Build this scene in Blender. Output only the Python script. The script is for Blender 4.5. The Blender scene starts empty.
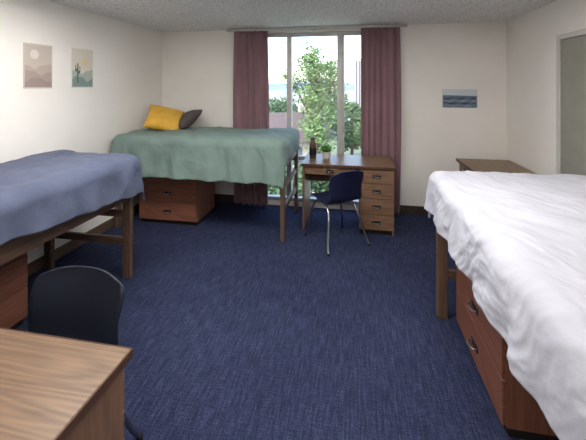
import bpy, bmesh, math, random
from mathutils import Vector, Matrix, noise
random.seed(7)
S=bpy.context.scene
C=S.collection
try:
    S.view_settings.view_transform='Standard'
except Exception: pass

def srgb(r,g,b):
    f=lambda c:(c/255/12.92) if c/255<=0.04045 else ((c/255+0.055)/1.055)**2.4
    return (f(r),f(g),f(b),1)

# ---------------- materials ----------------
def newmat(name):
    m=bpy.data.materials.new(name); m.use_nodes=True
    nt=m.node_tree; b=nt.nodes['Principled BSDF']
    return m,nt,b
def mat(name,c1,c2=None,rough=.7,scale=8,stretch=(1,1,1),bump=0,bscale=None,detail=4,spec=.3,metal=0,sheen=0,lo=.35,hi=.65):
    m,nt,b=newmat(name)
    b.inputs['Roughness'].default_value=rough
    b.inputs['Metallic'].default_value=metal
    b.inputs['Specular IOR Level'].default_value=spec
    if sheen: b.inputs['Sheen Weight'].default_value=sheen
    tc=nt.nodes.new('ShaderNodeTexCoord'); mp=nt.nodes.new('ShaderNodeMapping')
    mp.inputs['Scale'].default_value=stretch
    nt.links.new(tc.outputs['Object'],mp.inputs[0])
    n=nt.nodes.new('ShaderNodeTexNoise'); n.inputs['Scale'].default_value=scale; n.inputs['Detail'].default_value=detail
    nt.links.new(mp.outputs[0],n.inputs['Vector'])
    r=nt.nodes.new('ShaderNodeValToRGB')
    r.color_ramp.elements[0].position=lo; r.color_ramp.elements[1].position=hi
    r.color_ramp.elements[0].color=c1; r.color_ramp.elements[1].color=c2 or c1
    nt.links.new(n.outputs['Fac'],r.inputs[0]); nt.links.new(r.outputs[0],b.inputs['Base Color'])
    if bump:
        n2=nt.nodes.new('ShaderNodeTexNoise'); n2.inputs['Scale'].default_value=bscale or scale; n2.inputs['Detail'].default_value=3
        nt.links.new(mp.outputs[0],n2.inputs['Vector'])
        bp=nt.nodes.new('ShaderNodeBump'); bp.inputs['Strength'].default_value=bump; bp.inputs['Distance'].default_value=.01
        nt.links.new(n2.outputs['Fac'],bp.inputs['Height']); nt.links.new(bp.outputs[0],b.inputs['Normal'])
    return m
def wood(name,c1,c2,axis='x',rough=.45,sc=1.0,rings=9,rw=.9):
    st={'x':(.7,9,9),'y':(9,.7,9),'z':(9,9,.7)}[axis]
    m,nt,b=newmat(name); b.inputs['Roughness'].default_value=rough; b.inputs['Specular IOR Level'].default_value=.35
    tc=nt.nodes.new('ShaderNodeTexCoord'); mp=nt.nodes.new('ShaderNodeMapping'); mp.inputs['Scale'].default_value=[v*sc for v in st]
    nt.links.new(tc.outputs['Object'],mp.inputs[0])
    n=nt.nodes.new('ShaderNodeTexNoise'); n.inputs['Scale'].default_value=1.0; n.inputs['Detail'].default_value=1; n.inputs['Distortion'].default_value=.4
    nt.links.new(mp.outputs[0],n.inputs['Vector'])
    mu=nt.nodes.new('ShaderNodeMath'); mu.operation='MULTIPLY'; mu.inputs[1].default_value=rings
    fr=nt.nodes.new('ShaderNodeMath'); fr.operation='PINGPONG'; fr.inputs[1].default_value=.5
    nt.links.new(n.outputs['Fac'],mu.inputs[0]); nt.links.new(mu.outputs[0],fr.inputs[0])
    n3=nt.nodes.new('ShaderNodeTexNoise'); n3.inputs['Scale'].default_value=9; n3.inputs['Detail'].default_value=5
    nt.links.new(mp.outputs[0],n3.inputs['Vector'])
    ad=nt.nodes.new('ShaderNodeMath'); ad.operation='MULTIPLY_ADD'; ad.inputs[1].default_value=rw
    nt.links.new(fr.outputs[0],ad.inputs[0]); nt.links.new(n3.outputs['Fac'],ad.inputs[2])
    r=nt.nodes.new('ShaderNodeValToRGB'); r.color_ramp.elements[0].position=.35; r.color_ramp.elements[1].position=.95
    r.color_ramp.elements[0].color=c1; r.color_ramp.elements[1].color=c2
    nt.links.new(ad.outputs[0],r.inputs[0]); nt.links.new(r.outputs[0],b.inputs['Base Color'])
    return m

M={}
M['wall']=mat('wall_paint',srgb(240,235,228),srgb(244,240,233),rough=.85,scale=2,bump=.12,bscale=160)
M['ceil']=mat('popcorn_ceiling',srgb(208,205,202),srgb(248,246,244),rough=.95,scale=55,bump=1.0,bscale=60,detail=6,lo=.38,hi=.6)
M['frontwall']=mat('wall_paint_front',srgb(240,235,228),rough=.9)
M['base']=mat('rubber_baseboard',srgb(58,48,44),srgb(70,58,52),rough=.5,scale=6)
M['baseb']=mat('brown_baseboard',srgb(92,76,66),srgb(104,86,74),rough=.5,scale=6)
# carpet
def carpet():
    m,nt,b=newmat('navy_carpet'); b.inputs['Roughness'].default_value=.95; b.inputs['Specular IOR Level'].default_value=.1
    tc=nt.nodes.new('ShaderNodeTexCoord')
    def nz(st,sc,det):
        mp=nt.nodes.new('ShaderNodeMapping'); mp.inputs['Scale'].default_value=st
        nt.links.new(tc.outputs['Object'],mp.inputs[0])
        n=nt.nodes.new('ShaderNodeTexNoise'); n.inputs['Scale'].default_value=sc; n.inputs['Detail'].default_value=det
        nt.links.new(mp.outputs[0],n.inputs['Vector']); return n
    a=nz((1,1,1),165,4); s=nz((1,.08,1),100,3); t=nz((.16,1,1),100,2); l=nz((1,1,1),1.2,2)
    def mth(op,x,y):
        k=nt.nodes.new('ShaderNodeMath'); k.operation=op
        for i,v in enumerate((x,y)):
            if isinstance(v,(int,float)): k.inputs[i].default_value=v
            else: nt.links.new(v,k.inputs[i])
        return k.outputs[0]
    v=mth('ADD',mth('MULTIPLY',a.outputs['Fac'],.46),mth('ADD',mth('MULTIPLY',s.outputs['Fac'],.28),mth('ADD',mth('MULTIPLY',t.outputs['Fac'],.14),mth('MULTIPLY',l.outputs['Fac'],.12))))
    r=nt.nodes.new('ShaderNodeValToRGB'); e=r.color_ramp.elements
    e[0].position=.38; e[0].color=srgb(30,33,51); e[1].position=.65; e[1].color=srgb(80,87,112)
    x=e.new(.5); x.color=srgb(46,51,77)
    nt.links.new(v,r.inputs[0]); nt.links.new(r.outputs[0],b.inputs['Base Color'])
    bp=nt.nodes.new('ShaderNodeBump'); bp.inputs['Strength'].default_value=.35; bp.inputs['Distance'].default_value=.005
    nt.links.new(v,bp.inputs['Height']); nt.links.new(bp.outputs[0],b.inputs['Normal'])
    return m
M['carpet']=carpet()
for ax in 'xyz':
    M['red'+ax]=wood('cherry_wood_'+ax,srgb(112,70,54),srgb(146,96,74),ax,rw=.5)
    M['brn'+ax]=wood('walnut_frame_'+ax,srgb(88,68,56),srgb(118,92,74),ax,rw=.5)
    M['dsk'+ax]=wood('oak_desk_'+ax,srgb(106,80,62),srgb(142,110,86),ax,rough=.4,rw=.5)
M['top']=wood('desk_laminate',srgb(104,80,60),srgb(136,108,82),'x',rough=.35,sc=1.0,rings=14,rw=.8)
M['edge']=mat('desk_edge_band',srgb(78,54,42),srgb(92,64,50),rough=.4,scale=20)
M['blk']=mat('black_plastic',srgb(24,23,24),rough=.4)
M['plinth']=mat('dark_plinth',srgb(34,28,26),rough=.6)
M['mattress']=mat('mattress_ticking',srgb(70,80,110),srgb(84,94,124),rough=.9,scale=30)
M['green']=mat('sage_cotton',srgb(112,132,125),srgb(120,140,133),rough=.9,scale=5,bump=.3,bscale=30,sheen=.06)
M['blue']=mat('slate_blue_cotton',srgb(80,86,108),srgb(87,94,116),rough=.9,scale=5,bump=.3,bscale=26,sheen=.06)
M['white']=mat('white_cotton',srgb(184,184,193),srgb(192,192,201),rough=.9,scale=5,bump=.3,bscale=22,sheen=.03)
M['yellow']=mat('mustard_fabric',srgb(214,166,66),srgb(226,178,78),rough=.9,scale=12,bump=.3,bscale=90)
M['dark']=mat('charcoal_fabric',srgb(76,68,68),srgb(90,82,80),rough=.9,scale=12,bump=.3,bscale=90)
M['curtain']=mat('mauve_curtain',srgb(138,107,113),srgb(152,120,126),rough=.85,scale=10,stretch=(1,1,.2),bump=.1,bscale=120,sheen=.15)
M['chair']=mat('navy_plastic',srgb(28,32,58),srgb(32,37,64),rough=.4,scale=5)
M['chair2']=mat('charcoal_plastic',srgb(36,40,52),srgb(41,46,58),rough=.4,scale=5)
M['chrome']=mat('brushed_steel',srgb(170,170,172),rough=.28,metal=1)
M['alu']=mat('aluminium_frame',srgb(178,176,172),srgb(190,188,184),rough=.4,metal=.3)
M['door']=mat('grey_door_paint',srgb(146,144,134),srgb(152,150,140),rough=.6)
M['doorf']=mat('door_frame_paint',srgb(206,202,195),rough=.6)
M['brass']=mat('satin_nickel',srgb(150,146,138),rough=.3,metal=1)
M['leaf']=mat('plant_leaf',srgb(80,130,60),srgb(130,176,92),rough=.6,scale=20)
M['pot']=mat('white_ceramic',srgb(215,212,205),rough=.3)
M['vase']=mat('brown_glass_bottle',srgb(74,56,46),srgb(96,76,64),rough=.3,scale=18)
M['foliage']=mat('tree_foliage',srgb(66,94,52),srgb(124,150,94),rough=.8,scale=1.6,lo=.3,hi=.7)
M['foliage2']=mat('tree_foliage_dark',srgb(50,74,48),srgb(88,114,78),rough=.8,scale=1.6,lo=.3,hi=.7)
M['bark']=mat('tree_bark',srgb(84,70,58),srgb(110,94,80),rough=.9,scale=12)
M['roof']=mat('shingle_roof',srgb(92,82,82),srgb(110,98,96),rough=.9,scale=30)
M['siding']=mat('house_siding',srgb(176,168,160),rough=.8)
M['concrete']=mat('concrete_building',srgb(140,136,134),srgb(152,148,144),rough=.8,scale=3)
M['winglass']=mat('dark_window_band',srgb(96,104,114),rough=.2)
M['ground']=mat('outside_ground',srgb(120,130,104),srgb(170,168,160),rough=.95,scale=.12,lo=.45,hi=.55)
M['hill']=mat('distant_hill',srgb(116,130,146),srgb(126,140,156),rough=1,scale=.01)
def glass():
    m=bpy.data.materials.new('window_glass'); m.use_nodes=True; nt=m.node_tree; nt.nodes.clear()
    o=nt.nodes.new('ShaderNodeOutputMaterial'); mx=nt.nodes.new('ShaderNodeMixShader'); mx.inputs[0].default_value=.05
    t=nt.nodes.new('ShaderNodeBsdfTransparent'); g=nt.nodes.new('ShaderNodeBsdfGlossy'); g.inputs['Roughness'].default_value=.03
    nt.links.new(t.outputs[0],mx.inputs[1]); nt.links.new(g.outputs[0],mx.inputs[2]); nt.links.new(mx.outputs[0],o.inputs[0]); return m
M['glass']=glass()
def emis(name,c,s):
    m,nt,b=newmat(name); b.inputs['Base Color'].default_value=c; b.inputs['Emission Color'].default_value=c; b.inputs['Emission Strength'].default_value=s; return m
M['lamp']=emis('lamp_diffuser',(1,.975,.95,1),16.5)  # glow for the added fill panels above the frame and behind the camera
def flat(name,r,g,b): return mat(name,srgb(r,g,b),rough=.8)

# ---------------- helpers ----------------
def empty(name,loc=(0,0,0),rz=0):
    e=bpy.data.objects.new(name,None); e.empty_display_size=.1; e.location=loc; e.rotation_euler=(0,0,math.radians(rz)); C.objects.link(e); return e
def obj(name,verts,faces,m,parent=None,smooth=False):
    me=bpy.data.meshes.new(name); me.from_pydata([tuple(v) for v in verts],[],faces); me.update()
    bm=bmesh.new(); bm.from_mesh(me); bmesh.ops.recalc_face_normals(bm,faces=bm.faces); bm.to_mesh(me); bm.free()
    if smooth:
        for p in me.polygons: p.use_smooth=True
    if m: me.materials.append(m)
    o=bpy.data.objects.new(name,me); C.objects.link(o)
    if parent: o.parent=parent
    return o
def box(name,lo,hi,m,parent=None,bev=0,taper=None):
    x0,y0,z0=lo; x1,y1,z1=hi
    v=[(x0,y0,z0),(x1,y0,z0),(x1,y1,z0),(x0,y1,z0),(x0,y0,z1),(x1,y0,z1),(x1,y1,z1),(x0,y1,z1)]
    f=[(0,3,2,1),(4,5,6,7),(0,1,5,4),(1,2,6,5),(2,3,7,6),(3,0,4,7)]
    o=obj(name,v,f,m,parent)
    if bev:
        b=o.modifiers.new('bevel','BEVEL'); b.width=bev; b.segments=2
    return o
def tube(name,pts,r,m,parent=None,cyc=False):
    cu=bpy.data.curves.new(name+'_c','CURVE'); cu.dimensions='3D'; cu.bevel_depth=r; cu.bevel_resolution=3; cu.resolution_u=8; cu.use_fill_caps=True
    sp=cu.splines.new('BEZIER'); sp.bezier_points.add(len(pts)-1)
    for bp,p in zip(sp.bezier_points,pts):
        bp.co=p; bp.handle_left_type=bp.handle_right_type='AUTO'
    sp.use_cyclic_u=cyc
    t=bpy.data.objects.new('tmp',cu); C.objects.link(t)
    bpy.context.view_layer.update()
    me=bpy.data.meshes.new_from_object(t.evaluated_get(bpy.context.evaluated_depsgraph_get()))
    bpy.data.objects.remove(t); me.name=name; me.materials.clear(); me.materials.append(m)
    for p in me.polygons: p.use_smooth=True
    o=bpy.data.objects.new(name,me); C.objects.link(o)
    if parent: o.parent=parent
    return o
def lathe(name,prof,m,parent=None,n=24,loc=(0,0,0)):
    v=[];f=[]
    for (r,z) in prof:
        for i in range(n):
            a=2*math.pi*i/n; v.append((loc[0]+r*math.cos(a),loc[1]+r*math.sin(a),loc[2]+z))
    for j in range(len(prof)-1):
        for i in range(n):
            f.append((j*n+i,j*n+(i+1)%n,(j+1)*n+(i+1)%n,(j+1)*n+i))
    f.append(tuple(range(n))); f.append(tuple((len(prof)-1)*n+i for i in range(n)))
    return obj(name,v,f,m,parent,True)
lerp=lambda a,b,t:a+(b-a)*t

# ---------------- room ----------------
XL,XR,YB,YF,H=-2.745,1.805,4.5,-1.4,2.395
box('floor',(XL-.15,YF-.15,-.12),(XR+.15,YB+.15,0),M['carpet'])
box('ceiling',(XL-.15,YF-.15,H),(XR+.15,YB+.15,H+.15),M['ceil'])
box('wall_left',(XL-.15,YF-.15,0),(XL,YB+.15,H),M['wall'])
box('wall_right',(XR,YF-.15,0),(XR+.15,YB+.15,H),M['wall'])
box('wall_front',(XL,YF-.15,0),(XR,YF,H),M['frontwall'])
WX0,WX1,WZ0,WZ1=-1.55,.475,.06,2.335
bw=empty('wall_back')
box('wall_segment_left',(XL,YB,0),(WX0,YB+.15,H),M['wall'],bw)
box('wall_segment_right',(WX1,YB,0),(XR,YB+.15,H),M['wall'],bw)
box('wall_segment_header',(WX0,YB,WZ1),(WX1,YB+.15,H),M['wall'],bw)
box('wall_segment_sill',(WX0,YB,0),(WX1,YB+.15,WZ0),M['wall'],bw)
# baseboards
box('baseboard_left',(XL,YF,0),(XL+.014,YB,.105),M['baseb'],bev=.004)
bb=empty('baseboard_back')
box('baseboard_piece_1',(XL+.015,YB-.014,0),(WX0,YB,.105),M['base'],bb,.004)
box('baseboard_piece_2',(WX1,YB-.014,0),(XR-.015,YB,.105),M['base'],bb,.004)
box('baseboard_right',(XR-.014,YF,0),(XR,YB,.105),M['base'],bev=.004)
# window
w=empty('window_1',(0,YB+.05,0))
def wb(n,x0,x1,z0,z1,d=.03): box(n,(x0,-d,z0),(x1,d,z1),M['alu'],w,.004)
wb('frame_bottom',WX0,WX1,WZ0,WZ0+.05,.04); wb('frame_top',WX0,WX1,WZ1-.05,WZ1,.04)
wb('frame_left',WX0,WX0+.05,WZ0+.05,WZ1-.05,.04); wb('frame_right',WX1-.05,WX1,WZ0+.05,WZ1-.05,.04)
for i,x in enumerate((-.875,-.2)): wb('mullion_%d'%(i+1),x-.032,x+.032,WZ0+.05,WZ1-.05,.045)
wb('transom_1',WX0+.05,-.907,.62,.67); wb('transom_2',-.843,-.232,.62,.67); wb('transom_3',-.168,WX1-.05,.62,.67)
box('sash_stile',(-.168,-.02,.67),(-.14,.02,WZ1-.05),M['alu'],w,.003)
box('glass_pane',(WX0+.03,.005,WZ0+.03),(WX1-.03,.009,WZ1-.03),M['glass'],w)
# curtain rail + curtains
r=empty('curtain_rail',(0,4.41,2.355))
box('track',(-1.72,-.02,0),(.64,.02,.03),M['alu'],r,.004)
for i,x in enumerate((-1.6,-.55,.5)): box('bracket_%d'%(i+1),(x-.015,.02,.0),(x+.015,.09,.03),M['alu'],r)
def curtain(name,x0,x1,pl,seed,b0=0,b1=0):
    p=empty(name,(0,4.41,0)); nx,nz=pl*12,30; v=[];f=[]
    for j in range(nz+1):
        t=j/nz; z=lerp(2.352,.02,t)
        xa=x0-b0*math.sin(t*3.1)+0; xb=x1+b1*math.sin(t*3.1)
        for i in range(nx+1):
            s=i/nx
            ph=s*pl*2*math.pi+.7*math.sin(s*9+seed)+.3*math.sin(t*3+s*5+seed)
            amp=.032+.012*math.sin(s*13+seed*2)
            x=lerp(xa,xb,s)+.014*math.sin(ph*2)
            y=amp*math.sin(ph)*(0.75+.25*t)+.004*noise.noise(Vector((s*8,t*3,seed)))
            v.append((x,y,z))
    for j in range(nz):
        for i in range(nx):
            a=j*(nx+1)+i; f.append((a,a+1,a+nx+2,a+nx+1))
    o=obj('pleated_panel',v,f,M['curtain'],p,True)
    so=o.modifiers.new('s','SOLIDIFY'); so.thickness=.004
    return p
curtain('curtain',-1.63,-1.13,6,1.3,.02,.01)
curtain('curtain',.09,.545,6,4.1,.0,.02)

# door on right wall
d=empty('door_1',(XR,2.95,0))
box('panel',(-.035,-.40,.01),(-.004,.40,2.02),M['door'],d,.003)
box('frame_far',(-.045,.40,0),(-.002,.445,2.07),M['doorf'],d,.003)
box('frame_near',(-.045,-.445,0),(-.002,-.40,2.07),M['doorf'],d,.003)
box('frame_top',(-.045,-.40,2.025),(-.002,.40,2.07),M['doorf'],d,.003)
tube('lever_handle',[(-.035,-.33,1.0),(-.085,-.33,1.0),(-.09,-.27,1.0),(-.09,-.22,1.0)],.009,M['brass'],d)

# unseen glowing ceiling panels, added as soft fill for the room
for k,(x,y) in enumerate(((-1.5,1.98),(.1,1.98),(-.4,-.5))):
    e=empty('added_fill_light',(x,y,H))
    box('fill_housing',(-.62,-.32,-.05),(.62,.32,0),M['pot'],e,.01)
    box('diffuser',(-.59,-.29,-.065),(.59,.29,-.05),M['lamp'],e)

# ---------------- furniture ----------------
def handle(e,x,y,z,wd=.1):
    box('handle_plate',(x-wd/2,y-.006,z-.016),(x+wd/2,y,z+.016),M['blk'],e,.003)
    tube('handle_bar',[(x-wd/2+.01,y-.006,z),(x-wd/2+.015,y-.024,z),(x+wd/2-.015,y-.024,z),(x+wd/2-.01,y-.006,z)],.0045,M['chrome'],e)
def chest(loc,rz,wd=.73,dp=.52,h=.715):
    e=empty('chest_of_drawers',loc,rz)
    box('plinth',(-wd/2+.01,.03,0),(wd/2-.01,dp-.01,.045),M['plinth'],e)
    box('side_left',(-wd/2,.018,.045),(-wd/2+.02,dp,h-.025),M['redz'],e,.002)
    box('side_right',(wd/2-.02,.018,.045),(wd/2,dp,h-.025),M['redz'],e,.002)
    box('back_panel',(-wd/2+.02,dp-.01,.045),(wd/2-.02,dp,h-.025),M['redz'],e)
    box('inner_carcass',(-wd/2+.02,.03,.045),(wd/2-.02,.05,h-.025),M['plinth'],e)
    box('top',(-wd/2-.004,0,h-.025),(wd/2+.004,dp,h),M['redx'],e,.003)
    n=3; z0=.05; hh=(h-.03-z0)/n
    for i in range(n):
        a=z0+i*hh+.003; b=z0+(i+1)*hh-.003
        box('drawer_front_%d'%(i+1),(-wd/2+.004,0,a),(wd/2-.004,.018,b),M['redx'],e,.003)
        handle(e,0,0,(a+b)/2)
    return e
def desk(loc,rz,mir=1,wd=1.02,dp=.58,h=.75,pw=.38):
    e=empty('desk',loc,rz); L=-wd/2; R=wd/2
    def bx(n,lo,hi,m,bev=.002):
        lo=list(lo);hi=list(hi)
        if mir<0: lo[0],hi[0]=-hi[0],-lo[0]
        return box(n,lo,hi,m,e,bev)
    bx('desktop',(L,-.0,h-.028),(R,dp,h),M['top'],.004)
    bx('front_edge_band',(L,-.006,h-.03),(R,0,h-.001),M['edge'])
    bx('side_edge_band_1',(L-.004,-.006,h-.03),(L,dp,h-.001),M['edge'])
    bx('side_edge_band_2',(R,-.006,h-.03),(R+.004,dp,h-.001),M['edge'])
    bx('side_panel',(L+.01,.03,0),(L+.035,dp-.02,h-.028),M['dskz'])
    bx('modesty_panel',(L+.035,dp-.07,.42),(R-pw,dp-.05,h-.03),M['dskx'])
    bx('pencil_drawer',(L+.04,.02,h-.12),(R-pw-.02,.04,h-.034),M['dskx'],.003)
    bx('pencil_drawer_box',(L+.06,.04,h-.11),(R-pw-.04,dp-.12,h-.04),M['dskx'])
    bx('pedestal_side_inner',(R-pw,.03,.05),(R-pw+.02,dp-.02,h-.028),M['dskz'])
    bx('pedestal_side_outer',(R-.03,.03,0),(R-.01,dp-.02,h-.028),M['dskz'])
    bx('pedestal_back',(R-pw+.02,dp-.04,.05),(R-.03,dp-.02,h-.028),M['dskz'])
    bx('pedestal_plinth',(R-pw+.01,.05,0),(R-.03,dp-.03,.05),M['plinth'])
    bx('pedestal_core',(R-pw+.02,.034,.05),(R-.03,.05,h-.03),M['plinth'])
    zs=[.055,.225,.395,.56,h-.034]
    for i in range(4):
        bx('drawer_front_%d'%(i+1),(R-pw+.002,.016,zs[i]+.003),(R-.012,.034,zs[i+1]-.003),M['dskx'],.003)
        x=(R-pw/2-.005)*mir
        handle(e,x,.016,(zs[i]+zs[i+1])/2,.09)
    handle(e,(L+(R-pw))/2*mir,.02,h-.077,.09)
    return e

def comforter(parent,x0,x1,y0,y1,top,ox0,ox1,oy0,oy1,m,seed,puff=.012,wr=.006,rad=.07,ni=110,nj=170,fold=.02,flare=.08,ws=5,bot=None):
    v=[];f=[]; q=rad
    for j in range(nj+1):
        t=j/nj
        for i in range(ni+1):
            s=i/ni
            px=lerp(x0-lerp(*ox0,t),x1+lerp(*ox1,t),s); py=lerp(y0-lerp(*oy0,s),y1+lerp(*oy1,s),t)
            cx=min(max(px,x0+q),x1-q); cy=min(max(py,y0+q),y1-q)
            e=Vector((px-cx,py-cy,0)); d=e.length
            if d>1e-6:
                n=e/d; mx=max(abs(e.x),abs(e.y)); d2=.55*mx+.45*d
            else: n=Vector((0,0,0)); d2=0
            L=rad*math.pi/2
            if d2<L:
                a=d2/rad; hz=rad*math.sin(a); dz=rad*(1-math.cos(a)); rest=0; nrm=Vector((n.x*math.sin(a),n.y*math.sin(a),math.cos(a)))
            else:
                rest=d2-L; hz=rad+flare*rest; dz=rad+rest; nrm=n.copy()
            P=Vector((cx,cy,top))+n*hz-Vector((0,0,dz))
            k=cx+cy+math.atan2(n.y,n.x)*.12 if d>0 else 0
            P+=n*(fold*min(1,rest/.2)*(math.sin(k*17+seed)+.6*math.sin(k*31+seed*2.1)))
            sp=Vector((px,py,seed))
            big=noise.noise(sp*2.6)*puff*1.3+noise.noise(sp*6)*puff*.7
            w=Vector((px+.15*noise.noise(sp*3),py+.15*noise.noise(sp*3+Vector((9,4,2))),seed*1.7))
            ridg=0; amp=1; sc=ws
            for o in range(3):
                nv=noise.noise(Vector((w.x*sc*1.0+w.y*sc*.5,w.y*sc*.45,seed+o*7)))
                ridg+=amp*(1-2.2*abs(nv)); amp*=.55; sc*=2.0
            P+=nrm*(big+ridg*wr)
            v.append(P)
    for j in range(nj):
        for i in range(ni):
            a=j*(ni+1)+i; f.append((a,a+1,a+ni+2,a+ni+1))
    o=obj('comforter',v,f,m,parent,True)
    if sum(p.normal.z for p in o.data.polygons)<0: o.data.flip_normals()
    so=o.modifiers.new('s','SOLIDIFY'); so.thickness=.018; so.offset=-1
    return o
def bed(loc,L,W,rails=(.31,.54,.74),posth=.88,post=.07,top=1.0):
    e=empty('bed',loc)
    k=0
    for x in (0,W-post):
        for y in (0,L-post*.65):
            k+=1; box('leg_%d'%k,(x,y,0),(x+post,y+post*.65,posth),M['brnz'],e,.006)
    k=0
    for y in (.01,L-post*.65+.005):
        for z in rails:
            k+=1; box('end_rail_%d'%k,(post,y,z-.03),(W-post,y+.028,z+.03),M['brnx'],e,.004)
    for i,x in enumerate((.012,W-.04)):
        box('side_rail_%d'%(i+1),(x,post*.65,.66),(x+.028,L-post*.65,.80),M['brny'],e,.004)
    box('slat_base',(.045,.05,.74),(W-.045,L-.05,.76),M['brnx'],e)
    mt=box('mattress',(.045,.06,.76),(W-.045,L-.06,top-.05),M['mattress'],e,.03)
    return e
def bed_x(loc,L,W,rails,posth=.86,post=.07,top=1.0):
    e=empty('bed',loc); k=0
    for x in (0,L-post*.65):
        for y in (0,W-post):
            k+=1; box('leg_%d'%k,(x,y,0),(x+post*.65,y+post,posth),M['brnz'],e,.006)
    k=0
    for x in (.01,L-post*.65+.005):
        for z in rails:
            k+=1; box('end_rail_%d'%k,(x,post,z-.03),(x+.028,W-post,z+.03),M['brny'],e,.004)
    for i,y in enumerate((.012,W-.04)):
        box('side_rail_%d'%(i+1),(post*.65,y,.66),(L-post*.65,y+.028,.80),M['brnx'],e,.004)
    box('slat_base',(.05,.045,.74),(L-.05,W-.045,.76),M['brnx'],e)
    box('mattress',(.06,.045,.76),(L-.06,W-.045,top-.05),M['mattress'],e,.03)
    return e
bg=bed_x((-2.70,3.45,0),1.98,.90,(.31,.54,.77),posth=.90,top=1.05)
comforter(bg,-.02,2.0,-.07,.90,1.06,(.02,.02),(.20,.14),(.38,.40),(.02,.02),M['green'],3.1,puff=.02,wr=.009,fold=.02,ni=200,nj=120,ws=4,rad=.09,flare=.12)
bb_=bed((-2.71,.56,0),2.05,.85,top=1.02)
comforter(bb_,0,.93,0,2.11,1.04,(.02,.02),(.10,.30),(.2,.2),(.2,.29),M['blue'],5.7,puff=.02,wr=.0095,fold=.018,ni=120,nj=200,ws=4,rad=.09,flare=.12)
bw_=bed((.565,.50,0),2.06,.98)
comforter(bw_,-.03,1.05,0,2.20,1.0,(.25,.25),(.12,.12),(.2,.2),(.28,.25),M['white'],8.3,puff=.014,wr=.007,fold=.012,ni=220,nj=320,ws=8)

chest((-2.155,3.64,0),0)
chest((-2.2,1.60,0),90,dp=.49)
chest((.67,2.085,0),-90)

desk((-.085,3.765,0),0)
desk((-1.245,1.02,0),180,mir=-1,pw=.33)
desk((1.20,3.90,0),-90,mir=1,wd=.94,dp=.58)

def chair(loc,rz,m,scl=(1,1,1)):
    e=empty('school_chair',loc,rz); e.scale=scl
    prof=[(-.215,.425,.175),(-.195,.447,.19),(-.12,.452,.2),(0,.442,.205),(.1,.436,.2),(.155,.447,.198),(.19,.485,.195),(.205,.55,.192),(.22,.62,.196),(.238,.69,.2),(.255,.75,.19),(.264,.785,.17)]
    def cr(p,t):
        n=len(p)-1; x=t*n; i=min(int(x),n-1); u=x-i
        g=lambda k:p[min(max(k,0),n)]
        a,b,c,d=g(i-1),g(i),g(i+1),g(i+2)
        return [.5*((2*b[k])+(-a[k]+c[k])*u+(2*a[k]-5*b[k]+4*c[k]-d[k])*u*u+(-a[k]+3*b[k]-3*c[k]+d[k])*u**3) for k in range(3)]
    nt_,nx=44,18; v=[];f=[]
    for j in range(nt_+1):
        t=j/nt_; y,z,hw=cr(prof,t)
        dd=max(0,(t-.86)/.14); hw*=(1-.16*dd**3); dd2=max(0,(.12-t)/.12); hw*=(1-.25*dd2**3)
        back=min(1,max(0,(t-.5)/.2))
        for i in range(nx+1):
            s=2*i/nx-1; x=s*hw
            yy=y-back*.035*s*s; zz=z+(1-back)*(.012*s*s) 
            if t>.86: zz-=dd*.03*s**4
            v.append((x,yy,zz))
    for j in range(nt_):
        for i in range(nx):
            a=j*(nx+1)+i; f.append((a,a+1,a+nx+2,a+nx+1))
    o=obj('seat_shell',v,f,m,e,True)
    so=o.modifiers.new('s','SOLIDIFY'); so.thickness=.009; so.offset=0
    for sx,nm in ((-1,'left'),(1,'right')):
        tube('leg_frame_'+nm,[(sx*.235,-.235,.011),(sx*.225,-.215,.06),(sx*.17,-.15,.37),(sx*.155,-.10,.415),(sx*.155,.06,.412),(sx*.165,.12,.36),(sx*.23,.225,.06),(sx*.24,.25,.011)],.011,M['chrome'],e)
        for k,(a,b) in enumerate(((-.235,.235),(.25,.24))):
            lathe('glide_%s_%d'%(nm,k+1),[(.013,0),(.015,.004),(.013,.02)],M['blk'],e,12,(sx*b,a,0))
    tube('cross_bar_front',[(-.155,-.08,.415),(0,-.08,.413),(.155,-.08,.415)],.009,M['chrome'],e)
    tube('cross_bar_back',[(-.155,.05,.412),(0,.05,.41),(.155,.05,.412)],.009,M['chrome'],e)
    return e
chair((-.20,3.60,0),215.6,M['chair'])
chair((-1.265,1.14,0),0,M['chair2'],(1.2,1.1,.965))

# pillows
def pillow(name,loc,rot,a,b,T,m):
    n=24; v=[];f=[]
    for side in (1,-1):
        for j in range(n+1):
            for i in range(n+1):
                u=2*i/n-1; w_=2*j/n-1
                x=a*u*(1-.07*(1-w_*w_)*abs(u)**2); y=b*w_*(1-.07*(1-u*u)*abs(w_)**2)
                th=T*(max(0,(1-u**2)*(1-w_**2)))**.42
                v.append((x,y,side*th+.006*noise.noise(Vector((u*3,w_*3,side+a*9)))))
    for s in (0,1):
        for j in range(n):
            for i in range(n):
                q=s*(n+1)**2+j*(n+1)+i; f.append((q,q+1,q+n+2,q+n+1))
    e=empty(name,loc)
    o=obj('cushion_body',v,f,m,e,True)
    bm=bmesh.new(); bm.from_mesh(o.data); bmesh.ops.remove_doubles(bm,verts=bm.verts,dist=.013); bmesh.ops.recalc_face_normals(bm,faces=bm.faces); bm.to_mesh(o.data); bm.free()
    o.rotation_euler=[math.radians(r_) for r_ in rot]
    return e
pillow('throw_pillow',(-2.38,3.96,1.20),(40,14,28),.22,.20,.08,M['yellow'])
pillow('throw_pillow',(-2.20,4.15,1.16),(34,-12,-34),.20,.19,.085,M['dark'])

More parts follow.
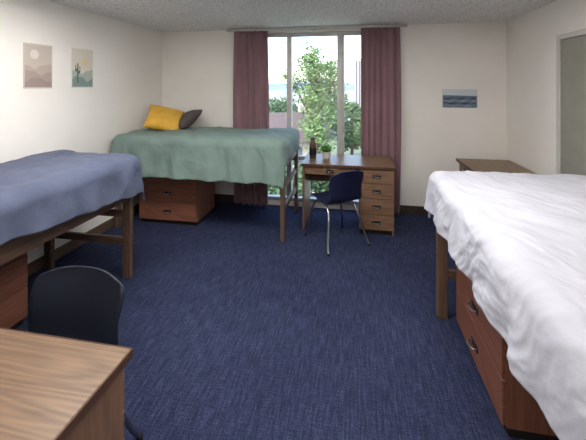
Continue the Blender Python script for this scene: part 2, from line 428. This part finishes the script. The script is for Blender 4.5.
# plant & bottle on far desk
v_=empty('brown_bottle',(-.50,4.08,.751))
lathe('bottle_body',[(.034,0),(.040,.008),(.042,.09),(.042,.155),(.038,.178),(.026,.20),(.024,.225),(.027,.232),(.027,.25),(.02,.252)],M['vase'],v_)
lathe('bottle_label',[(.0425,.04),(.0435,.042),(.0435,.12),(.0425,.122)],M['blk'],v_)
pp=empty('potted_plant',(-.335,4.06,.751))
lathe('pot',[(.036,0),(.045,.01),(.052,.07),(.056,.075),(.056,.085),(.048,.085),(.045,.07)],M['pot'],pp)
lathe('soil',[(.047,.07),(.04,.078),(.01,.08)],M['bark'],pp)
lv=[];lf=[]
for k in range(110):
    a=random.uniform(0,6.283); el=random.uniform(.45,1.5); ln=random.uniform(.06,.125); wd=.02
    base=Vector((random.uniform(-.02,.02),random.uniform(-.02,.02),.075))
    dr=Vector((math.cos(a)*math.cos(el),math.sin(a)*math.cos(el),math.sin(el))); sd=Vector((-math.sin(a),math.cos(a),0))
    i0=len(lv)
    for t,wf in ((0,.2),(.35,.8),(.65,1),(1,.05)):
        c=base+dr*ln*t-Vector((0,0,.02*t*t)); lv+= [c-sd*wd*wf,c+sd*wd*wf]
    for q in range(3): lf.append((i0+2*q,i0+2*q+1,i0+2*q+3,i0+2*q+2))
obj('leaves',lv,lf,M['leaf'],pp,True)

# ---------------- wall art ----------------
def art(name,origin,uax,w_,h_,layers):
    e=empty(name,origin); U=Vector(uax); Z=Vector((0,0,1)); N=U.cross(Z)
    def poly(n,pts,col,lift):
        vs=[U*p[0]*w_+Z*p[1]*h_+N*lift for p in pts]
        obj(n,vs,[tuple(range(len(vs)))],flat(name+'_'+n,*col),e)
    vs=[]
    for dep in (0.001,.005):
        vs+=[U*a*w_+Z*b*h_+N*dep for a,b in ((0,0),(1,0),(1,1),(0,1))]
    obj('paper',vs,[(0,1,2,3),(4,5,6,7),(0,1,5,4),(1,2,6,5),(2,3,7,6),(3,0,4,7)],flat(name+'_paper',*layers[0]),e)
    for k,(n,pts,col) in enumerate(layers[1:]): poly(n,pts,col,.0055+.0006*k)
def disc(cx,cy,rx,ry,n=28): return [(cx+rx*math.cos(2*math.pi*i/n),cy+ry*math.sin(2*math.pi*i/n)) for i in range(n)]
def ridge(y,amp,ph,bot=0.03):
    return [(.03,bot)]+[(.97,bot)]+[(.97-.94*i/20,y+amp*math.sin(ph+i*.33)+amp*.4*math.sin(ph*2+i*.8)) for i in range(21)]
art('desert_sun_art_print',(XL,2.405,1.60),(0,1,0),.275,.39,[(210,200,190),('sky',[(.03,.03),(.97,.03),(.97,.97),(.03,.97)],(200,188,176)),('sun',disc(.36,.76,.15,.106),(224,214,204)),('far_hills',ridge(.5,.05,.4),(186,170,160)),('mid_hills',ridge(.36,.05,2.1),(172,155,147)),('near_hills',ridge(.2,.05,4.0),(160,142,136))])
art('cactus_art_print',(XL,2.895,1.60),(0,1,0),.28,.40,[(226,220,208),('sky',[(.03,.03),(.97,.03),(.97,.97),(.03,.97)],(220,212,198)),('sun',disc(.62,.66,.13,.09),(228,206,162)),('far_hills',ridge(.42,.05,1.0),(178,184,176)),('near_hills',ridge(.24,.06,3.2),(134,152,148)),
  ('cactus',[(.24,.12),(.30,.12),(.30,.36),(.38,.38),(.38,.55),(.35,.55),(.34,.43),(.30,.42),(.30,.62),(.24,.62),(.24,.48),(.19,.49),(.18,.58),(.15,.58),(.15,.43),(.24,.40)],(96,116,102))])
wv=[(222,222,218),('sky',[(.02,.03),(.98,.03),(.98,.97),(.02,.97)],(206,214,218)),('sea',[(.02,.03),(.98,.03),(.98,.64),(.02,.68)],(112,124,142))]
for k in range(4):
    y=.10+k*.13
    wv.append(('wave_%d'%k,[(.04+.9*i/14,y+.03*math.sin(i*1.1+k)) for i in range(15)]+[(.94-.9*i/14,y+.045+.02*math.sin((14-i)*1.3+k)) for i in range(15)],(62,72,92) if k%2 else (150,160,172)))
art('seascape_art_print',(1.066,YB,1.345),(1,0,0),.41,.235,wv)

# ---------------- outside ----------------
GZ=-7.0
obj('ground',[(-300,5.5,GZ),(300,5.5,GZ),(300,700,GZ),(-300,700,GZ)],[(0,1,2,3)],M['ground'])
def tree(loc,cr,ch,m,n,blobs,leaf=.22):
    e=empty('leafy_tree',loc)
    rn=random.Random(int(loc[0]*100+loc[1]))
    tube('trunk',[(0,0,0),(.1,0,ch*.3),(0,.1,ch*.6),(.1,0,ch*.85)],cr*.06,M['bark'],e)
    cs=[]
    for b in range(blobs):
        a=rn.uniform(0,6.28); z=rn.uniform(.32,.93); rr=cr*.72*math.sqrt(rn.random())*math.sin(math.pi*min(1,max(.12,(1.08-z)*1.15)))
        c=Vector((rr*math.cos(a),rr*math.sin(a),z*ch)); cs.append((c,cr*rn.uniform(.2,.36)))
        if b<9: tube('branch_%d'%(b+1),[(0,0,ch*min(.7,z*.6)),(c.x*.5,c.y*.5,lerp(ch*z*.6,c.z,.45)),tuple(c)],cr*.02,M['bark'],e)
    vs=[];fs=[]
    for k in range(n):
        c,rb=rn.choice(cs)
        dv=Vector((rn.gauss(0,1),rn.gauss(0,1),rn.gauss(0,1))).normalized()*rb*rn.random()**.4
        p=c+dv; a=Vector((rn.gauss(0,1),rn.gauss(0,1),rn.gauss(0,.6))).normalized(); b_=a.orthogonal().normalized()
        l=leaf*rn.uniform(.6,1.2); i=len(vs)
        vs+=[p-a*l,p+b_*l*.5,p+a*l,p-b_*l*.5]; fs.append((i,i+1,i+2,i+3))
    me=bpy.data.meshes.new('foliage'); me.from_pydata([tuple(x) for x in vs],[],fs); me.materials.append(m)
    o=bpy.data.objects.new('foliage',me); C.objects.link(o); o.parent=e
tree((-3.1,28,GZ),3.7,12.2,M['foliage'],4300,32,.18)
tree((-.4,38,GZ),3.0,6.6,M['foliage2'],4500,30,.22)
tree((2.2,34,GZ),3.4,6.0,M['foliage'],4000,30,.2)
tree((-9.6,44,GZ),4.5,6.2,M['foliage2'],5000,34,.25)
tree((-5.6,56,GZ),5.0,6.6,M['foliage'],5000,34,.28)
tree((-3.9,17,GZ),2.4,4.5,M['foliage2'],4500,30,.14)
tree((-1.2,19,GZ),2.6,4.3,M['foliage2'],4500,30,.14)
# house
h_=empty('gabled_house',(-6.0,31,GZ)); h_.rotation_euler=(0,0,math.radians(28))
box('walls',(-3,-2.5,0),(3,2.5,4.0),M['siding'],h_)
obj('gable_roof',[(-3.4,-3,3.8),(3.4,-3,3.8),(3.4,3,3.8),(-3.4,3,3.8),(-3.4,0,6.1),(3.4,0,6.1)],[(0,1,5,4),(2,3,4,5),(0,4,3),(1,2,5),(0,3,2,1)],M['roof'],h_)
box('chimney',(1.2,.4,5.2),(1.8,1.0,6.7),M['siding'],h_)
for i in range(3): box('house_window_%d'%(i+1),(-2.3+i*1.8,-2.53,1.8),(-1.4+i*1.8,-2.5,3.3),M['winglass'],h_)
# office towers
def tower(x,y,h,w=1):
    t=empty('office_building',(x,y,GZ)); t.scale=(w,1,1)
    box('tower',(-5,-5,0),(7,5,h),M['concrete'],t)
    for k in range(6): box('pilaster_%d'%(k+1),(-5+k*2.2,-5.5,0),(-4.2+k*2.2,-5,h-.5),M['siding'],t)
    for k in range(5): box('window_strip_%d'%(k+1),(-4.1+k*2.2,-5.1,1),(-2.9+k*2.2,-5.0,h-1),M['winglass'],t)
tower(2.4,140,19,.5)
tower(-14,190,9.0,1.0)
# hills
vs=[];fs=[]; n=80
for i in range(n+1):
    x=-420+840*i/n; z=3+9*noise.noise(Vector((x*.009,1,0)))+4*noise.noise(Vector((x*.03,5,0)))+3
    vs+=[(x,560,GZ),(x,600,z),(x,690,GZ)]
for i in range(n):
    a=3*i; fs+=[(a,a+3,a+4,a+1),(a+1,a+4,a+5,a+2)]
obj('distant_hills',vs,fs,M['hill'],None,True)

# ---------------- light ----------------
W=bpy.data.worlds.new('sky'); S.world=W; W.use_nodes=True; nt=W.node_tree
bg_=nt.nodes['Background']; sky=nt.nodes.new('ShaderNodeTexSky'); sky.sky_type='NISHITA'
sky.sun_disc=False; sky.sun_elevation=math.radians(48); sky.sun_rotation=math.radians(200); sky.dust_density=1.5; sky.air_density=1.0
nt.links.new(sky.outputs[0],bg_.inputs[0]); bg_.inputs[1].default_value=.85
sl=bpy.data.lights.new('sun','SUN'); sl.energy=3.8; sl.angle=.01; sl.color=(1,.95,.88)
so=bpy.data.objects.new('sun',sl); so.rotation_euler=(math.radians(42),0,math.radians(-25)); C.objects.link(so)

# ---------------- camera ----------------
cd=bpy.data.cameras.new('camera'); cam=bpy.data.objects.new('camera',cd); C.objects.link(cam)
cd.sensor_width=36; cd.lens=340/586*36; cd.shift_y=-135/586; cd.clip_start=.05; cd.clip_end=2000
cam.location=(0,0,1.63); cam.rotation_euler=(math.radians(90),0,math.radians(10.33))
S.camera=cam
